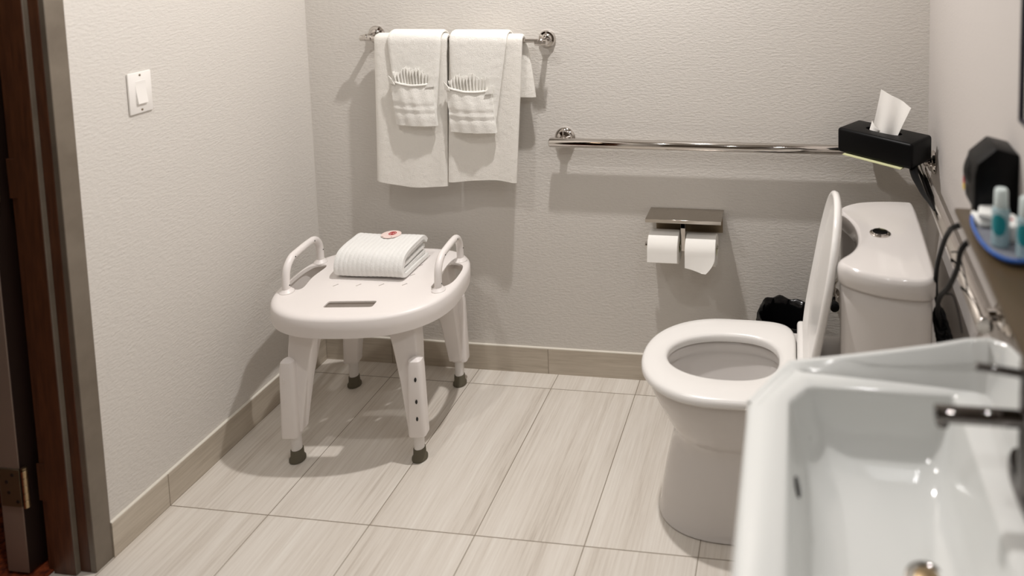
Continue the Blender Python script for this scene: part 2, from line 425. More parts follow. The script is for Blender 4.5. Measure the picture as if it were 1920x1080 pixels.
def hand_towel(cx_t, wt, cx_b, wb, zb, label, seed):
    """narrow towel over the bath towel, lower end folded up into a pocket, pleated cloth inside"""
    rnd = random.Random(seed)
    t = thing('hand_towel', label, 'towel', (cx_b, BY, BZ), group='hand towels folded into pockets')
    T = Matrix.Translation((-cx_b, -BY, -BZ))
    b = drape((cx_t-wt/2, cx_t+wt/2), (cx_b-wb/2, cx_b+wb/2), zb, 1.10, .018, .012, seed=seed, wav=.003)
    b.transform(T); obj('body', b, M_TOWEL2, t, fix=True)
    # pocket: puffed front panel with rolled top edge
    zt = zb+.150; y0 = BY-.0085-.030; b = B(); NX = 22; NZ = 22
    def shape(u, v):
        x = cx_b-wb/2-.006+(wb+.010)*u + (-.012*(v-.5) )
        bul = .020*math.sin(PI*min(max(u, .03), .97))**.6*(.55+.45*math.sin(PI*(.15+.75*v)))
        y = y0-.004-bul
        z = zb+(zt-zb)*v - .010*math.sin(PI*u)*(v > .5)*(v-.5)*2 + .010*(u-.5)*(1-2*v)
        z -= .012*(1-v)*(u-.3)
        # band seams
        for vs in (.30, .47): y += .004*math.exp(-((v-vs)/.03)**2)
        y += .0012*math.sin(21*u+seed+4*v)
        return x, y, z
    rings = []
    for j in range(NZ+1):
        v = j/NZ; row = [shape(i/NX, v) for i in range(NX+1)]
        rings.append(row+[(x, y0+.004+.0*i, z) for i, (x, y, z) in enumerate(reversed(row))])
    loft(b, rings, M=T)
    o = obj('pocket', b, M_TOWEL2, t, deg=60)
    b = B(); row = [shape(i/NX, 1) for i in range(NX+1)]
    tube(b, [(x, y-.001, z+.001) for x, y, z in row], .0042, 8, M=T); obj('pocket_hem', b, M_TOWEL2, o)
    # peaked corners of the pocket mouth
    for sgn, u in ((-1, 0), (1, 1)):
        x, y, z = shape(u, 1); b = B()
        loft(b, [[(x-sgn*.020, y-.012, z-.012), (x+sgn*.006, y-.002, z-.010), (x+sgn*.006, y+.006, z-.010), (x-sgn*.020, y-.004, z-.012)],
                 [(x-sgn*.010, y-.010, z+.004), (x+sgn*.007, y-.002, z+.005), (x+sgn*.007, y+.004, z+.005), (x-sgn*.010, y-.004, z+.004)],
                 [(x+sgn*.006, y-.003, z+.017), (x+sgn*.008, y-.002, z+.017), (x+sgn*.008, y, z+.017), (x+sgn*.006, y-.001, z+.017)]], M=T)
        obj('pocket_corner', b, M_TOWEL2, o)
    # fanned washcloth
    b = B(); n = 11; W = wb*.84; rows = []
    for j in range(9):
        v = j/8; row = []; back = []
        for i in range(n*6+1):
            u = i/(n*6); a = (u-.5)*1.15*(1-.15*rnd.random()*0)
            spread = 1+.13*v
            x = cx_b-.004+(u-.5)*W*spread
            top = zt+.030+.020*math.sin(PI*u)+.006*math.sin(17*u+seed)+.003*math.cos(n*2*PI*u)
            z = (zt-.03)+(top-zt+.03)*v
            zig = math.sin(n*2*PI*u+2*u*seed)
            amp = .0025+.0075*v*(.6+.4*math.sin(9*u+seed))
            y = y0-.008+zig*amp - .006*v
            row.append((x, y, z)); back.append((x, y+.0022, z))
        rows.append(row+back[::-1])
    loft(b, rows, M=T)
    wc = obj('washcloth', b, M_TOWEL2, deg=70); wc.location = (cx_b, BY, BZ)
    return t, wc
h1, w1 = hand_towel(.478, .195, .474, .140, .955, 'white hand towel with pleated pocket over the left bath towel', 2)
tag(w1, 'pleated white washcloth fanned inside the left hand towel pocket', 'washcloth', 'washcloths fanned in the towel pockets')
h2, w2 = hand_towel(.710, .205, .682, .152, .935, 'white hand towel with pleated pocket over the right bath towel', 4)
tag(w2, 'pleated white washcloth fanned inside the right hand towel pocket', 'washcloth', 'washcloths fanned in the towel pockets')

# ---------------------------------------------------------------- grab bars
GZ = .884
t = thing('grab_bar', 'long chrome grab bar on the back wall above the toilet paper', 'grab bar', (.976, 0, GZ), group='chrome grab bars')
T = Matrix.Translation((-.976, 0, -GZ))
b = B(); tube(b, [(.936, -.052, GZ), (.939, -.052, GZ), (2.150, -.052, GZ), (2.153, -.052, GZ)], [.0145, .0165, .0165, .0145], 28, M=T); obj('bar', b, M_CHROME, t)
for x in (.976, 2.05):
    b = B(); lathe(b, [(.036, .0003), (.0375, .005), (.034, .011), (.028, .014), (.026, .019), (.014, .024), (.012, .040)], 40, T @ axis_m((x, 0, GZ+.004), (0, -1, 0))); obj('wall_flange', b, M_CHROME, t)
t = thing('grab_bar', 'chrome grab bar on the right wall beside the toilet tank', 'grab bar', RW(1.035, 0, GZ), group='chrome grab bars')
T = Matrix.Translation(-RW(1.035, 0, GZ)); LD = (RW(0, 1, 0)-RW(0, 0, 0))
b = B(); tube(b, [RW(.09, .052, GZ), RW(.093, .052, GZ), RW(1.072, .052, GZ), RW(1.075, .052, GZ)], [.0145, .0165, .0165, .0145], 28, M=T); obj('bar', b, M_CHROME, t)
for s in (.15, 1.035):
    b = B(); lathe(b, [(.036, .0003), (.0375, .005), (.034, .011), (.028, .014), (.026, .019), (.014, .024), (.013, .040)], 40, T @ axis_m(RW(s, 0, GZ), LD)); obj('wall_flange', b, M_CHROME, t)

# ---------------------------------------------------------------- toilet paper holder and rolls
t = thing('toilet_paper_holder', 'steel double toilet paper holder with flat shelf on the back wall', 'toilet paper holder', (1.41, 0, .64))
T = Matrix.Translation((-1.41, 0, -.64))
b = B(); box(b, (1.281, -.100, .6385), (1.541, -.0004, .6420), .0006, 1, T)
box(b, (1.281, -.1012, .630), (1.541, -.0985, .6420), .0006, 1, T); obj('shelf', b, M_STEEL, t)
b = B(); box(b, (1.300, -.004, .560), (1.536, -.0006, .6384), .0006, 1, T); obj('back_plate', b, M_DULL, t)
b = B(); box(b, (1.398, -.072, .520), (1.414, -.060, .638), .001, 1, T); box(b, (1.398, -.072, .600), (1.414, -.004, .6375), .001, 1, T); obj('post', b, M_CHROME, t)
b = B(); tube(b, [(1.274, -.066, .536), (1.526, -.066, .536)], .006, 14, M=T); obj('spindle', b, M_CHROME, t)
b = B(); lathe(b, [(.007, 0), (.0095, .003), (.0095, .008), (.006, .011)], 20, T @ axis_m((1.283, -.066, .536), (-1, 0, 0))); obj('end_knob', b, M_CHROME, t)
def roll(x0, label, tail, zc, r):
    t = thing('toilet_paper_roll', label, 'toilet paper', (x0+.052, -.066, zc), group='toilet paper rolls on the holder')
    b = B(); prof = [(.020, 0), (r-.002, 0), (r, .002), (r, .102), (r-.002, .104), (.020, .104), (.020, 0)]
    lathe(b, prof, 56, axis_m((-.052, 0, 0), (1, 0, 0)), False, False); obj('paper', b, M_PAPER, t)
    b = B(); lathe(b, [(.0185, .001), (.0198, .001), (.0198, .103), (.0185, .103), (.0185, .001)], 32, axis_m((-.052, 0, 0), (1, 0, 0)), False, False); obj('core', b, M_CARD, t)
    b = B(); NX = 10; rows = []
    P = [(-(r+.0008)*math.cos(a), (r+.0008)*math.sin(a)) for a in [PI*.42-.1*k*1.0 for k in range(6)]]
    P = [(-(r+.0009)*math.cos(a), (r+.0009)*math.sin(a)) for a in [math.radians(60-12*k) for k in range(6)]]
    L = .040 if tail else .030
    P += [(-(r+.0009)-.0006*k, -L*k/8) for k in range(1, 9)]
    for j, (y, z) in enumerate(P):
        row = []
        for i in range(NX+1):
            u = i/NX; zz = z; yy = y; xx = -.051+.102*u
            f = max(0, (j-5)/8)
            if tail:
                zz -= f*.018*u**1.5 if u < .82 else f*.018*.74
                xx = -.051+(.102-.030*f*f)*u
                yy -= .010*f*u
            row.append((xx, yy, zz))
        rows.append(row+[(x, y_+.0006, z_) for x, y_, z_ in reversed(row)])
    loft(b, rows); obj('loose_sheet', b, M_PAPER, t)
roll(1.2895, 'toilet paper roll on the left side of the steel holder', False, .533, .0555)
roll(1.4175, 'toilet paper roll on the right with its sheet hanging askew', True, .527, .0530)

# ---------------------------------------------------------------- toilet
TY = -.503
t = thing('toilet', 'white toilet with the seat lid raised against its tank', 'toilet', (1.75, TY, 0))
T = Matrix.Translation((-1.75, -TY, 0))
b = B(); N = 64
def ring(xf, xb, hw, z, nf=2.1, nb=3.2, xc=None):
    xc = xc if xc is not None else (xf+min(xf+.215, xb-.1)); xc = xf+.21 if xc is None else xc
    return selip(xc, TY, xc-xf, xb-xc, hw, nf, nb, z, N)
prof = [  # xf, xb, hw, z, nf, nb, xc
    (1.404, 2.105, .150, 0.000, 2.5, 5, 1.62), (1.400, 2.105, .154, .004, 2.5, 5, 1.62), (1.403, 2.105, .150, .012, 2.5, 5, 1.62),
    (1.410, 2.105, .146, .06, 2.4, 5, 1.62), (1.425, 2.10, .139, .14, 2.3, 5, 1.62), (1.440, 2.10, .134, .20, 2.2, 5, 1.62), (1.447, 2.10, .135, .232, 2.1, 5, 1.62),
    (1.440, 2.10, .141, .252, 2.1, 5, 1.61), (1.420, 2.10, .152, .285, 2.1, 5, 1.60), (1.396, 2.10, .164, .33, 2.1, 4.5, 1.59), (1.380, 2.10, .172, .365, 2.1, 4.5, 1.585), (1.372, 2.10, .176, .395, 2.1, 4.5, 1.58), (1.374, 2.10, .174, .403, 2.1, 4.5, 1.58),
    # over the rim and into the bowl
    (1.418, 1.755, .112, .403, 2.1, 2.6, 1.60), (1.424, 1.750, .107, .395, 2.1, 2.6, 1.60), (1.424, 1.750, .107, .375, 2.1, 2.6, 1.60), (1.415, 1.757, .113, .368, 2.1, 2.6, 1.60), (1.425, 1.75, .108, .34, 2.1, 2.5, 1.60),
    (1.455, 1.735, .092, .28, 2.1, 2.3, 1.60), (1.50, 1.72, .070, .225, 2, 2, 1.61), (1.55, 1.69, .045, .19, 2, 2, 1.62)]
loft(b, [selip(p[6], TY, p[6]-p[0], p[1]-p[6], p[2], p[4], p[5], p[3], N) for p in prof], M=T)
bowl = obj('bowl', b, M_CERAM, t, deg=60)
b = B(); loft(b, [selip(1.60, TY, .132, .128, .085, 2.1, 2.3, z, N) for z in (.262, .264)], M=T); obj('water', b, M_WATER, bowl)
# seat ring
b = B()
def sr(dx, z, inner=False, N=72):
    if inner: return selip(1.60, TY, .172+dx, .142+dx, .101+dx, 2.1, 2.5, z, N)
    return selip(1.585, TY, .229-dx, .205-dx, .193-dx, 2.15, 5.5, z, N)
loft(b, [sr(0, .412), sr(-.0, .420), sr(.003, .427), sr(.010, .431), sr(.03, .4335), sr(.012, .4325, 1), sr(.004, .429, 1), sr(0, .423, 1), sr(.001, .408, 1), sr(.006, .405, 1), sr(.012, .4055), sr(.004, .4065), sr(0, .412)], False, False, M=T)
seat = obj('seat', b, M_SEAT, t, deg=50)
# hinge blocks
b = B(); box(b, (1.792, TY-.165, .405), (1.828, TY+.165, .452), .010, 3, T); hb = obj('hinge_cover', b, M_SEAT, t)
b = B(); box(b, (1.7905, TY-.15, .416), (1.7925, TY-.05, .424), 0, 1, T)
for sy in (-1,):
    box(b, (1.7975, TY-.168, .418), (1.816, TY-.1648, .444), 0, 1, T)
obj('hinge_slot', b, M_DARK, hb)
# lid
b = B(); ang = math.radians(10.5)
ML = T @ Matrix.Translation((1.812, TY, .440)) @ Matrix.Rotation(ang, 4, 'Y')
def lid_ring(dx, x):   # local z = up the lid, y = width
    out = []
    for k in range(72):
        q = 2*PI*k/72; c, s = math.cos(q), math.sin(q)
        if s > 0: zc, a, n = .245, .225-dx, 2.15
        else: zc, a, n = .245, .245-dx, 5
        out.append((x, (.188-dx)*math.copysign(abs(c)**(2/n), c), zc+a*math.copysign(abs(s)**(2/n), s)))
    return out
loft(b, [lid_ring(.0, -.004), lid_ring(-.002, .002), lid_ring(0, .010), lid_ring(.012, .016), lid_ring(.06, .019)], False, True, M=ML)
loft(b, [lid_ring(.0, -.004), lid_ring(.004, -.0065), lid_ring(.012, -.0065), lid_ring(.024, .004), lid_ring(.05, .005), lid_ring(.07, .0055)], False, True, M=ML)
bmesh.ops.remove_doubles(b, verts=b.verts, dist=1e-5)
obj('lid', b, M_SEAT, t, deg=60)
# tank
TP = [(1.912, -.345), (1.935, -.305), (1.985, -.275), (2.055, -.262), (2.120, -.262), (2.139, -.280), (2.137, -.42), (2.130, -.58), (2.121, -.712), (2.100, -.745), (2.050, -.748), (1.985, -.736), (1.925, -.708), (1.893, -.678), (1.895, -.650), (1.925, -.610), (1.946, -.560), (1.952, -.500), (1.946, -.440), (1.925, -.385)]
out = round_poly(TP, 96)
b = B()
loft(b, [at_z(inset(out, .003), .750), at_z(inset(out, .0), .754), at_z(out, .785), at_z(inset(out, .003), .794), at_z(inset(out, .008), .799), at_z(inset(out, .012), .8004), at_z(inset(out, .014), .8005)], M=T)
bmesh.ops.triangulate(b, faces=[f for f in b.faces if len(f.verts) > 10])
obj('tank_lid', b, M_CERAM, t, deg=60)
b = B()
def tb(d, z, k=1): 
    return [(2.04+(p.x-2.04)*k, TY+(p.y-TY)*k, z) for p in inset(out, d)]
loft(b, [tb(.004, .390, .96), tb(.005, .55, .975), tb(.006, .70, .99), tb(.007, .742, 1), tb(.012, .7495, 1)], M=T)
obj('tank', b, M_CERAM, t, deg=60)
b = B(); Mb = T @ Matrix.Translation((2.015, -.497, .8004)); lathe(b, [(.028, -.001), (.028, .002), (.025, .004), (.0235, .0035)], 36, Mb); fb = obj('flush_button', b, M_CHROME, t)
b = B(); lathe(b, [(.0222, .000), (.0222, .0045), (.0205, .006), (.001, .0064)], 36, Mb); box(b, (-.0006, -.022, .002), (.0006, .022, .0067), 0, 1, Mb); obj('button_insert', b, M_CHROME, fb)

# ---------------------------------------------------------------- waste bin and valve
t = thing('waste_bin', 'small waste bin with black liner between toilet and back wall', 'waste bin', (1.765, -.165, 0))
b = B(); lathe(b, [(.080, 0), (.082, .004), (.098, .352), (.100, .358), (.096, .358), (.080, .01)], 40, cap1=True); obj('bin', b, M_BAG, t)
b = B(); rings = []
rr = random.Random(5)
fl = [[rr.uniform(-1, 1) for _ in range(64)] for _ in range(8)]
for j, (r, z) in enumerate([(.101, .235), (.106, .30), (.105, .345), (.104, .366), (.100, .374), (.093, .372), (.088, .35), (.080, .25)]):
    rings.append([((r+.003*math.sin(9*q+j)+.0015*fl[j][k])*math.cos(q), (r+.003*math.sin(9*q+j))*math.sin(q), z+.008*math.sin(3*q+1)+.003*math.sin(11*q)*(j in (3, 4))) for k, q in enumerate([2*PI*k/64 for k in range(64)])])
loft(b, rings, False, False); obj('bin_liner', b, M_BAG, t, deg=75)
t = thing('shutoff_valve', 'small chrome shutoff valve on the wall behind the raised lid', 'valve', (1.917, 0, .36))
b = B(); lathe(b, [(.022, .0003), (.022, .003), (.010, .008), (.008, .04), (.008, .075)], 24, axis_m((0, 0, 0), (0, -1, 0)))
tube(b, [(0, -.055, -.02), (0, -.055, .022)], .011, 18); obj('valve_body', b, M_CHROME, t)
b = B(); lathe(b, [(.010, .075), (.016, .08), (.016, .096), (.010, .10)], 10, axis_m((0, 0, 0), (0, -1, 0))); obj('knob', b, M_CORD, t)
b = B(); tube(b, smooth_path([(0, -.055, .022), (.002, -.056, .06), (.02, -.09, .10), (.05, -.16, .09), (.075, -.20, .05)]), .0055, 10); obj('hose', b, M_STEEL, t)

# ---------------------------------------------------------------- shower stool
SC = Vector((.4215, -.298, 0)); SA = math.radians(6.9)
st = thing('shower_stool', 'white plastic shower stool with two side handles and grey feet', 'shower stool', SC, (0, 0, SA))
ZS = .500
def so(d, z, N=96, kx=1):
    out = []
    for k in range(N):
        q = 2*PI*k/N; c, s = math.cos(q), math.sin(q); n = 2.5 if s < 0 else 3.0; bb = .232
        out.append(((.287-d)*math.copysign(abs(c)**(2/n), c), -.024+(bb-d)*math.copysign(abs(s)**(2/n), s), z))
    return out
b = B()
loft(b, [so(.006, ZS-.064), so(.001, ZS-.063), so(-.001, ZS-.04), so(-.001, ZS-.012), so(.003, ZS-.0055), so(.010, ZS-.0015), so(.020, ZS), so(.07, ZS-.0025),
         ], False, True)
bt = [so(.006, ZS-.064), so(.010, ZS-.064), so(.012, ZS-.016), so(.03, ZS-.007), so(.07, ZS-.0068)]
loft(b, bt, False, True); bmesh.ops.remove_doubles(b, verts=b.verts, dist=1e-5)
seat = obj('seat', b, M_PLAST, st)
cb = B()
box(cb, (-.078, -.190, ZS-.09), (.072, -.154, ZS+.05), .006, 2)
def hole(u, v): 
    Mh = Matrix.Translation((u, v, ZS)) @ Matrix.Rotation(math.radians(50), 4, 'Z'); box(cb, (-.0085, -.0022, -.05), (.0085, .0022, .03), 0, 1, Mh)
for u in (-.108, -.034, .040, .114):
    for v in (-.056, .006, .070, .134): hole(u, v)
for sg in (-1, 1):      # crescent openings beside the handles
    pts = [(sg*.205, -.070), (sg*.212, 0), (sg*.205, .070), (sg*.225, .082), (sg*.262, .060), (sg*.270, 0), (sg*.262, -.060), (sg*.225, -.082)]
    if sg < 0: pts = pts[::-1]
    pp = round_poly(pts, 36); loft(cb, [at_z(pp, ZS-.09), at_z(pp, ZS+.05)])
boolean(seat, cb)
for sg in (-1, 1):
    x = sg*.240
    pa = smooth_path([(x, -.098, ZS-.002), (x, -.100, ZS+.030), (x, -.092, ZS+.070), (x+sg*.0, -.066, ZS+.094), (x, -.030, ZS+.098), (x, .035, ZS+.098), (x, .070, ZS+.092), (x, .094, ZS+.066), (x, .100, ZS+.030), (x, .099, ZS-.002)], 5)
    b = B(); tube(b, pa, .0115, 16); hd = obj('handle', b, M_PLAST, st, deg=70)
    for v in (-.098, .099):
        b = B(); lathe(b, [(.022, 0), (.0215, .003), (.017, .007), (.0125, .012)], 28, Matrix.Translation((x, v, ZS-.001))); obj('handle_collar', b, M_PLAST, hd)
    for q in (4, 16, 27, 38):
        b = B(); p = pa[min(q, len(pa)-1)]; lathe(b, [(.0022, 0), (.0022, .001)], 10, axis_m(p+Vector((.0108 if sg > 0 else .0108, 0, 0)), (1, -.2, .2)))
        obj('rivet', b, M_DARK, hd)
def stool_leg(sx, sy):
    # local to leg: foot at (sx*.19, sy*.178); outer = away from the middle
    g = Matrix.Diagonal((sx, sy, 1, 1))
    fx, fy = .190, .178
    xi = .168; yi = .165
    b = B()
    # flared gusset panel: wide at the seat, narrow below (in x), shallow in y
    def rr(x0, x1, y0, y1, z, r=.006):
        P = []
        for cx, cy, a0 in ((x1-r, y1-r, 0), (x0+r, y1-r, 90), (x0+r, y0+r, 180), (x1-r, y0+r, 270)):
            for k in range(4):
                a = math.radians(a0+30*k); P.append((cx+r*math.cos(a), cy+r*math.sin(a), z))
        return P
    loft(b, [rr(.104, .190, .112, .176, ZS-.022), rr(.107, .192, .115, .177, .43), rr(.124, .198, .124, .182, .36), rr(.144, .202, .138, .187, .25), rr(.158, .206, .149, .192, .14), rr(.163, .207, .152, .193, .102)], M=g)
    leg = obj('leg', b, M_PLAST, st)
    # outer sleeve with domed top
    b = B(); xs = .196; ys = .186
    loft(b, [rr(xs-.027, xs+.025, ys-.022, ys+.021, .090, .010), rr(xs-.028, xs+.025, ys-.022, ys+.022, .094, .010), rr(xs-.024, xs+.021, ys-.020, ys+.019, .310, .011), rr(xs-.020, xs+.018, ys-.017, ys+.016, .328, .010), rr(xs-.008, xs+.007, ys-.007, ys+.006, .336, .006)], M=g)
    sl = obj('sleeve', b, M_PLAST, leg)
    for z in (.275, .205, .150):
        b = B(); Mh = g @ axis_m((xs+.004, ys+.0208, z), (0, 1, 0)) @ Matrix.Diagonal((.75, 1.5, 1, 1)); lathe(b, [(.0045, -.004), (.0045, .0012)], 16, Mh)
        obj('button_hole', b, M_DARK if (sx, sy) == (1, -1) else M_PLAST, sl)
    b = B(); tube(b, [(xs-.004, ys-.004, .30), (fx, fy, .015)], .0155, 24, M=g); obj('tube', b, M_PIPE, leg)
    b = B(); lathe(b, [(.021, 0), (.0235, .002), (.0235, .008), (.019, .014), (.0180, .036), (.0165, .038)], 28, g @ Matrix.Translation((fx, fy, 0)))
    obj('rubber_foot', b, M_RUBBER, leg)
for sx in (-1, 1):
    for sy in (-1, 1): stool_leg(sx, sy)
# underside arches linking the legs
for sy in (-1, 1):
    b = B(); n = 16; rows = []
    for i in range(n+1):
        u = -1+2*i/n; x = .100*u; z = ZS-.052-.050*abs(u)**3
        rows.append([(x, sy*.14-.003, ZS-.018), (x, sy*.14+.003, ZS-.018), (x, sy*.14+.003, z), (x, sy*.14-.003, z)])
    loft(b, rows); obj('seat_rib', b, M_PLAST, st)

# folded bath mat on the stool
bt = thing('folded_bath_mat', 'ribbed white bath mat folded on the shower stool', 'bath mat', SC+Vector((0, 0, ZS)), (0, 0, SA))
Mm = Matrix.Translation((-.002, .055, .001)) @ Matrix.Rotation(math.radians(-6), 4, 'Z')
def mat_sweep(path, thick, x0, x1, name, ribs=15, seedv=0):
    """path in (y, z): centre line of the folded layer; ribs run along it"""
    P = smooth_path([(0, y, z) for y, z in path], 5); n = len(P); NX = ribs*6; b = B(); rings = []
    for i in range(NX+1):
        u = i/NX; x = x0+(x1-x0)*u
        rib = .0015*abs(math.sin(PI*ribs*u))**.7; upper = []; lower = []
        for q in range(n):
            t_ = (P[min(q+1, n-1)]-P[max(q-1, 0)]).normalized(); nn = Vector((0, -t_.z, t_.y))
            sag = .0015*math.sin(6*u+q*.2+seedv)
            upper.append((x, P[q].y+nn.y*(thick/2+rib), P[q].z+nn.z*(thick/2+rib)+sag)); lower.append((x, P[q].y-nn.y*thick/2, P[q].z-nn.z*thick/2+sag))
        rings.append(upper+lower[::-1])
    loft(b, rings, M=Mm); return obj(name, b, M_MAT, bt, deg=55)
# outer wrap: under, round the front, over the top, down at the back
mat_sweep([(.080, .062), (.060, .080), (.020, .080), (-.030, .078), (-.062, .070), (-.078, .048), (-.078, .022), (-.060, .0080), (.00, .0075), (.06, .0075), (.085, .0085)][::-1], .013, -.122, .114, 'outer_fold')
mat_sweep([(.078, .022), (.02, .022), (-.04, .022), (-.066, .028), (-.060, .040), (-.02, .040), (.03, .042), (.076, .044)], .011, -.117, .106, 'inner_fold', seedv=2)
mat_sweep([(.076, .062), (.03, .061), (-.025, .058), (-.055, .055)], .010, -.115, .103, 'inner_fold', seedv=3)
Ml = Mm @ Matrix.Translation((.000, .052, .0905)) @ Matrix.Rotation(math.radians(2), 4, 'X')
b = B(); lathe(b, [(.028, 0), (.028, .0006)], 40, Ml @ Matrix.Diagonal((1.2, 1, 1, 1))); sk = obj('sticker', b, M_STICK, bt); sk['label'] = 'pale pink round paper sticker with red emblem'
b = B(); Me = Ml @ Matrix.Translation((.002, .006, .0009))
def arc(r, a0, a1, wd, n=28):
    R = []
    for k in range(n+1):
        a = math.radians(a0+(a1-a0)*k/n); R.append([((r+wd)*math.cos(a), (r+wd)*math.sin(a), .0), ((r-wd)*math.cos(a), (r-wd)*math.sin(a), .0), ((r-wd)*math.cos(a), (r-wd)*math.sin(a), .0006), ((r+wd)*math.cos(a), (r+wd)*math.sin(a), .0006)])
    loft(b, R, M=Me)
arc(.0115, 0, 360, .0014); arc(.0065, 30, 200, .0015); arc(.0065, 220, 390, .0012)
box(b, (-.002, -.006, 0), (.001, .006, .0006), 0, 1, Me); obj('emblem', b, M_RED, sk)
for dx in (-.020, .012):
    b = B(); box(b, (dx-.002, -.020, .0006), (dx+.002, -.018, .001), 0, 1, Ml)
    obj('print', b, M_DARK, sk)

# ---------------------------------------------------------------- tissue box on the two bars
TBL = Vector((2.065, -.155, .9032)); TBA = math.radians(-37.5)
tc = tag(obj('card', (lambda bm: (box(bm, (-.105, -.073, -.0014), (.100, .050, .0010)), bm)[1])(B()), M_CARD), 'pale yellow card lying under the black tissue box', 'card')
tc.location = TBL+Vector((0, 0, -.0013)); tc.rotation_euler = (0, 0, TBA)
tb_ = thing('tissue_box', 'black tissue box cover resting on the grab bars in the corner', 'tissue box', TBL, (0, 0, TBA))
b = B(); box(b, (-.132, -.0635, .0), (.132, .0635, .079), .010, 4); tbx = obj('cover', b, M_BLACK, tb_)
cb = B(); loft(cb, [selip(0, 0, .062, .062, .021, 2.6, 2.6, z, 40) for z in (.06, .12)]); boolean(tbx, cb)
b = B(); NX, NZ = 14, 14; rows = []
for j in range(NZ+1):
    v = j/NZ; row = []
    for i in range(NX+1):
        u = i/NX
        x = (-.048+.090*u)+(.036*v)+(.026*u*v)
        z = .060+(.150*v)-.035*u*v+(.012*(1-v)*0)
        y = .012*math.sin(2.6*u+1)*(.3+.7*v)+.006*math.sin(9*u+2*v)*(1-.4*v)-.012*v
        row.append((x, y, z))
    rows.append(row+[(x, y+.0008, z) for x, y, z in reversed(row)])
loft(b, rows)
for k in range(1):
    rows = []
    for j in range(9):
        v = j/8; rows.append([(-.050+.030*u+.012*v, -.010-.008*math.sin(3*u)+.003*v, .062+.045*v*(1-.6*u)) for u in [i/6 for i in range(7)]]+[(-.050+.030*u+.012*v, -.0092-.008*math.sin(3*u)+.003*v, .062+.045*v*(1-.6*u)) for u in [i/6 for i in range(6, -1, -1)]])
    loft(b, rows)
obj('tissue', b, M_TISSUE, tb_, deg=80)

# ---------------------------------------------------------------- wall ledge, tray, amenities, hair dryer, cords, mirror
LZ = 1.090
b = B(); box(b, (0.0004, 0, -.012), (.101, .86, 0), .003, 2); ld = tag(obj('wall_ledge', b, M_LEDGE), 'glossy brown wall ledge above the sink holding toiletries', 'shelf'); ld.matrix_world = RWM(1.022, 0, LZ)
ty = thing('amenity_tray', 'smoky glass tray with blue rim on the wall ledge', 'tray'); ty.matrix_world = RWM(1.155, .047, LZ+.0003)
b = B(); 
def el(a, bb, z, n=3.0, N=48): return [(bb*math.copysign(abs(math.cos(q))**(2/n), math.cos(q)), a*math.copysign(abs(math.sin(q))**(2/n), math.sin(q)), z) for q in [2*PI*k/N for k in range(N)]]
loft(b, [el(.094, .036, 0, 2.4), el(.102, .042, .010, 2.4), el(.100, .040, .011, 2.4), el(.092, .034, .003, 2.4)]); obj('dish', b, M_DISH, ty)
b = B(); R = [Vector(p) for p in el(.1022, .0422, .0105, 2.4)]; tube(b, R+[R[0]], .0032, 8); obj('rim', b, M_BLUE, ty)
def bottle(s, d, label, h=.098, r=.0145, rz=0):
    t = thing('toiletry_bottle', label, 'bottle', group='small toiletry bottles on the tray'); t.matrix_world = RWM(s, d, LZ+.0042)
    b = B(); lathe(b, [(r*.85, 0), (r, .002), (r, h*.60), (r*.92, h*.655), (r*.62, h*.68)], 28); bo = obj('bottle_body', b, M_BOTTLE, t)
    b = B(); lathe(b, [(r*.78, h*.68), (r*.8, h*.69), (r*.74, h*.97), (r*.62, h), (r*.2, h*1.003)], 28); obj('cap', b, M_CAP, t)
    b = B(); rows = []
    for j in range(13):
        v = -1+2*j/12; ww = math.sqrt(max(1-v*v, 0))*.9
        rows.append([((r+.0004)*math.cos(a), (r+.0004)*math.sin(a), h*.40+.019*v) for a in [math.radians(62)+ww*(-1+2*i/10) for i in range(11)]])
    loft(b, rows, False, False, closed=False); obj('label', b, M_TEAL, bo, fix=False)
bottle(1.186, .056, 'clear toiletry bottle with teal oval label at the tray front')
bottle(1.225, .026, 'toiletry bottle with white cap at the right image edge', .100)
def packet(name, s, d, z, ang, sx, sy, sz, label, tilt=0, red=False, ex=None):
    b = B(); box(b, (-sx/2, -sy/2, 0), (sx/2, sy/2, sz), min(sz*.45, .004), 2)
    for v in b.verts: v.co.z += .0015*math.sin(120*v.co.x+90*v.co.y)*(v.co.z > sz*.5)
    if red:
        t = thing(name, label, 'wrapper', group='white wrapped toiletries on the tray'); t.matrix_world = RWM(s, d, LZ+z) @ Matrix.Rotation(ang, 4, 'Z') @ Matrix.Rotation(tilt, 4, 'X')
        obj('wrapper', b, M_WHITEP, t); b = B(); lathe(b, [(.0045, 0), (.0045, .0004)], 20, axis_m((sx/2, .004, sz*.5), (1, 0, 0))); lathe(b, [(.004, 0), (.004, .0004)], 20, axis_m((0, 0, sz+.0004), (0, 0, 1))); obj('print', b, M_RED, t)
    else:
        o = tag(obj(name, b, M_WHITEP), label, 'wrapper', 'white wrapped toiletries on the tray'); o.matrix_world = RWM(s, d, LZ+z) @ Matrix.Rotation(ang, 4, 'Z') @ Matrix.Rotation(tilt, 4, 'X')
packet('soap_packet', 1.095, .054, .0042, .2, .052, .044, .014, 'flat white wrapped soap at the far end of the tray')
packet('soap_packet', 1.100, .050, .0190, -.25, .046, .050, .013, 'white wrapped soap stacked on another soap packet')
packet('soap_box', 1.150, .030, .0042, .1, .030, .055, .030, 'white wrapped box with red print behind the bottle', red=True)

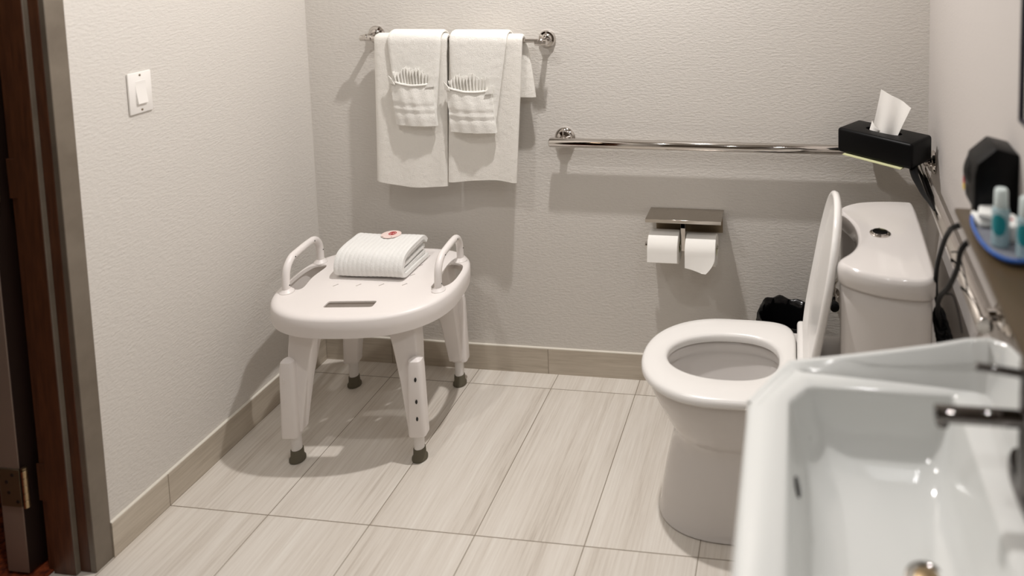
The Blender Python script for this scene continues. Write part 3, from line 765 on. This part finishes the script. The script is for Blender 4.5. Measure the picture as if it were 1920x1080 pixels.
hd = thing('hair_dryer', 'black hair dryer in its black holder on the right wall', 'hair dryer'); hd.matrix_world = RWM(1.03, 0, 1.10) @ Matrix.Diagonal((.78, 1, 1, 1))
b = B(); pr = [(.0004, .118), (.052, .128), (.094, .098), (.100, .075), (.100, .010), (.088, -.004), (.010, -.010), (.0004, -.010)]
loft(b, [[(x, y, z) for x, z in [(p[0], p[1]) for p in pr]] for y in (-.030, .055)]); 
bmesh.ops.bevel(b, geom=list(b.edges), offset=.004, segments=2, affect='EDGES', profile=.5)
obj('holder', b, M_BLACK, hd)
b = B(); lathe(b, [(.018, -.030), (.036, -.026), (.044, -.010), (.045, .020), (.040, .030)], 32, axis_m((.062, .0, .062), (.12, -1, 0))); obj('dryer_barrel', b, M_BLACK, hd)
b = B(); lathe(b, [(.030, .031), (.034, .0315), (.034, .0325)], 32, axis_m((.062, .0, .062), (.12, -1, 0))); obj('intake_grille', b, M_CORD, hd)
b = B(); box(b, (.1005, -.040, .030), (.1025, -.028, .042), 0, 1); obj('warning_label', b, M_RED, hd)
b = B(); box(b, (.1005, -.040, .018), (.1025, -.028, .0295), 0, 1); obj('warning_label', b, M_YELLOW, hd)
b = B(); box(b, (.055, -.030, -.030), (.085, .0, -.004), .004, 2); obj('dryer_grip', b, M_BLACK, hd)
# cords hanging from behind the ledge and knotted by the tank
b = B()
def cord(pts, r=.0035, taper=None): tube(b, smooth_path(pts, 6), r if taper is None else [taper[0]+(taper[1]-taper[0])*i/((len(pts)-1)*6) for i in range((len(pts)-1)*6+1)], 10)
C1 = [RW(1.03, .03, 1.075), RW(.99, .088, 1.04), RW(.90, .090, .985), RW(.82, .090, .91), RW(.75, .088, .83), RW(.70, .08, .74), RW(.67, .06, .66), RW(.66, .04, .52), RW(.66, .03, .42)]
cord(C1, .0056)
C2 = [RW(1.06, .03, 1.075), RW(1.055, .088, 1.03), RW(1.00, .090, .955), RW(.91, .090, .87), RW(.80, .088, .79), RW(.72, .08, .71), RW(.68, .065, .65), RW(.68, .05, .52), RW(.70, .03, .42)]
cord(C2, .0056)
for k in range(5):
    c = RW(.672+.006*k, .066-.003*k, .662-.013*k)
    ringp = [c+Vector((.013*math.cos(q+.4*k), .018*math.sin(q)*(1-.1*k), .024*math.sin(q+.5*k))) for q in [2*PI*i/12 for i in range(13)]]
    tube(b, ringp, .0052, 8)
for (s, d, z) in ((.925, .088, .955), (.88, .088, .84)):
    cord([RW(s, d, z), RW(s+.02, d-.01, z+.008), RW(s+.05, d-.015, z-.01), RW(s+.07, d-.02, z-.045)], .0016)
tag(obj('power_cord', b, M_CORD, deg=70), 'black hair dryer cord knotted between tank and right wall', 'cord')
b = B(); cord([RW(.235, .078, .899), RW(.29, .080, .890), RW(.36, .0780, .890), RW(.44, .076, .893), RW(.52, .072, .900), RW(.575, .068, .9015)], None, (.014, .0025))
tag(obj('cord_end', b, M_CORD, deg=70), 'tapered black cord lying along the side grab bar by the tissue box', 'cord')
mr = thing('wall_mirror', 'dark edged wall mirror at the top right image edge', 'mirror'); mr.matrix_world = RWM(1.155, 0, 1.30)
b = B(); box(b, (.0004, .006, .006), (.020, 1.0, .80), .001, 1); obj('glass', b, M_MIRROR, mr)
b = B()
for lo, hi in (((.0004, 0, 0), (.024, .006, .806)), ((.0004, .006, 0), (.024, 1.0, .006)), ((.0004, .006, .80), (.024, 1.0, .806)), ((.0004, 1.0, 0), (.024, 1.006, .806))): box(b, lo, hi)
obj('frame', b, M_FRAME, mr)

# ---------------------------------------------------------------- wash basin
SZ = .840; SY = -1.435
sk_ = thing('wash_basin', 'white wall hung sink with cut front corners in the right foreground', 'sink', (2.0, SY, 0))
T = Matrix.Translation((-2.0, -SY, 0))
XB = 2.166   # back of the basin, at the wall
def oct_(x0, x1, y0, y1, cut, z, fl=0, N=24, rad=.006):
    """closed outline, cut corners on the x0 side; far corners at x1"""
    c1, c2 = cut
    P = [(x1, y1), (x0+c1, y1), (x0, y1-c2), (x0, y0+c2), (x0+c1, y0), (x1, y0)]
    out = []; n = len(P)
    for i in range(n):
        a, b_, c = Vector(P[i-1]), Vector(P[i]), Vector(P[(i+1) % n])
        r = rad
        p = b_+(a-b_).normalized()*r*1.3; q = b_+(c-b_).normalized()*r*1.3
        for k in range(5):
            t_ = k/4; m_ = (1-t_)**2*p+2*t_*(1-t_)*b_+t_*t_*q; out.append((m_.x, m_.y, z))
    return out
Yf, Yn = -1.150, -1.720
rings = [oct_(1.80, XB, Yn+.07, Yf-.07, (.05, .07), .66), oct_(1.735, XB, Yn+.02, Yf-.02, (.06, .09), .74), oct_(1.712, XB, Yn+.002, Yf-.002, (.066, .104), .80), oct_(1.706, XB, Yn-.002, Yf+.002, (.066, .106), .826),
         oct_(1.709, XB, Yn, Yf, (.066, .106), .836, rad=.008), oct_(1.716, XB, Yn+.006, Yf-.006, (.065, .104), SZ+.0005, rad=.01)]
inner = [oct_(1.772, 2.060, Yn+.058, Yf-.058, (.034, .044), SZ, rad=.006), oct_(1.777, 2.055, Yn+.062, Yf-.062, (.034, .044), SZ-.005, rad=.007), oct_(1.785, 2.048, Yn+.067, Yf-.067, (.034, .044), SZ-.03, rad=.010),
         oct_(1.798, 2.036, Yn+.082, Yf-.082, (.036, .05), SZ-.075, rad=.026), oct_(1.815, 2.026, Yn+.105, Yf-.105, (.046, .056), SZ-.103, rad=.03), oct_(1.850, 2.010, Yn+.15, Yf-.15, (.05, .06), SZ-.122, rad=.03), oct_(1.93, 1.985, SY-.03, SY+.03, (.015, .015), SZ-.132, rad=.008)]
fine = [inner[0], inner[1]]
cols = [smooth_path([inner[q][i] for q in range(1, len(inner))], 4) for i in range(len(inner[0]))]
fine += [[tuple(c[k]) for c in cols] for k in range(1, len(cols[0]))]
inner = fine
b = B(); loft(b, rings+inner, M=T); bs = obj('basin', b, M_SINK, sk_, deg=50)
# raised lip: rises along both ends to the wall and runs along the back
def lip(bm, path, hs, wd=.022):
    R = []
    for i, (x, y) in enumerate(path):
        a = Vector(path[max(i-1, 0)]); c = Vector(path[min(i+1, len(path)-1)]); t_ = (c-a).normalized(); n_ = Vector((t_.y, -t_.x))
        h = hs[i]; z0 = SZ-.004
        pts = [(-.0, z0), (0, SZ+h-.006), (.003, SZ+h-.001), (.008, SZ+h), (.013, SZ+h-.003), (.017, SZ+h*.45), (wd+.4*h, SZ+.0006), (wd+.4*h, z0)]
        R.append([(x+n_.x*d, y+n_.y*d, z) for d, z in pts])
    loft(bm, R, M=T)
far = [(1.705, -1.262), (1.728, -1.222), (1.752, -1.183), (1.774, -1.1515), (1.800, -1.150), (1.87, -1.150), (1.95, -1.150), (2.03, -1.150), (2.085, -1.150), (2.125, -1.156), (2.152, -1.176), (2.166, -1.212), (2.166, -1.28), (2.166, -1.435)]
hh = [.0015, .003, .005, .007, .011, .023, .038, .054, .068, .076, .078, .078, .078, .078]
pth = far+[(x, 2*SY-y) for x, y in far[::-1][1:]]; hgt = hh+hh[::-1][1:]
b = B(); lip(b, pth, hgt); obj('splash_lip', b, M_SINK, sk_, deg=60)
b = B(); Md = T @ Matrix.Translation((1.972, -1.432, SZ-.133)); lathe(b, [(.030, 0), (.031, .003), (.026, .004), (.022, .001), (.020, -.002)], 36, Md); dr = obj('drain', b, M_CHROME, sk_)
b = B(); lathe(b, [(.019, -.001), (.0185, .006), (.012, .009), (.001, .010)], 32, Md); obj('stopper', b, M_HINGE, dr)
b = B(); lathe(b, [(.0135, -.004), (.0135, .0022), (.011, .0026)], 26, T @ axis_m((1.7895, -1.385, SZ-.045), (1, 0, .28))); obj('overflow_hole', b, M_DARK, sk_)
b = B(); box(b, (1.86, SY-.12, .60), (XB-.002, SY+.12, .69), .02, 3, T); obj('wall_bracket', b, M_SINK, sk_)
# faucet
FY = -1.430; FX = 2.117
fc = thing('faucet', 'chrome single lever faucet mounted at the back of the sink', 'faucet', (FX, FY, SZ))
b = B(); loft(b, [el(.085, .026, z, 2.6) for z in (.0005, .010)]+[el(.080, .022, .018, 2.6)]); obj('base_plate', b, M_FAUCET, fc)
b = B(); lathe(b, [(.026, .016), (.0255, .02), (.0245, .165), (.0235, .168)], 36); obj('faucet_body', b, M_FAUCET, fc)
b = B(); tube(b, [(-.015, 0, .120), (-.136, 0, .120), (-.1375, 0, .120)], [.0115, .0115, .0105], 28)
lathe(b, [(.0085, 0), (.0085, .006), (.0065, .006)], 20, axis_m((-.127, 0, .110), (0, 0, -1))); obj('spout', b, M_FAUCET, fc)
b = B(); lathe(b, [(.0245, .1695), (.025, .172), (.025, .196), (.021, .200), (.002, .201)], 36); lv = obj('lever_cap', b, M_FAUCET, fc)
b = B(); tube(b, [(-.02, 0, .185), (-.082, 0, .192), (-.084, 0, .1922)], [.0055, .0052, .0045], 18); obj('lever', b, M_FAUCET, lv)
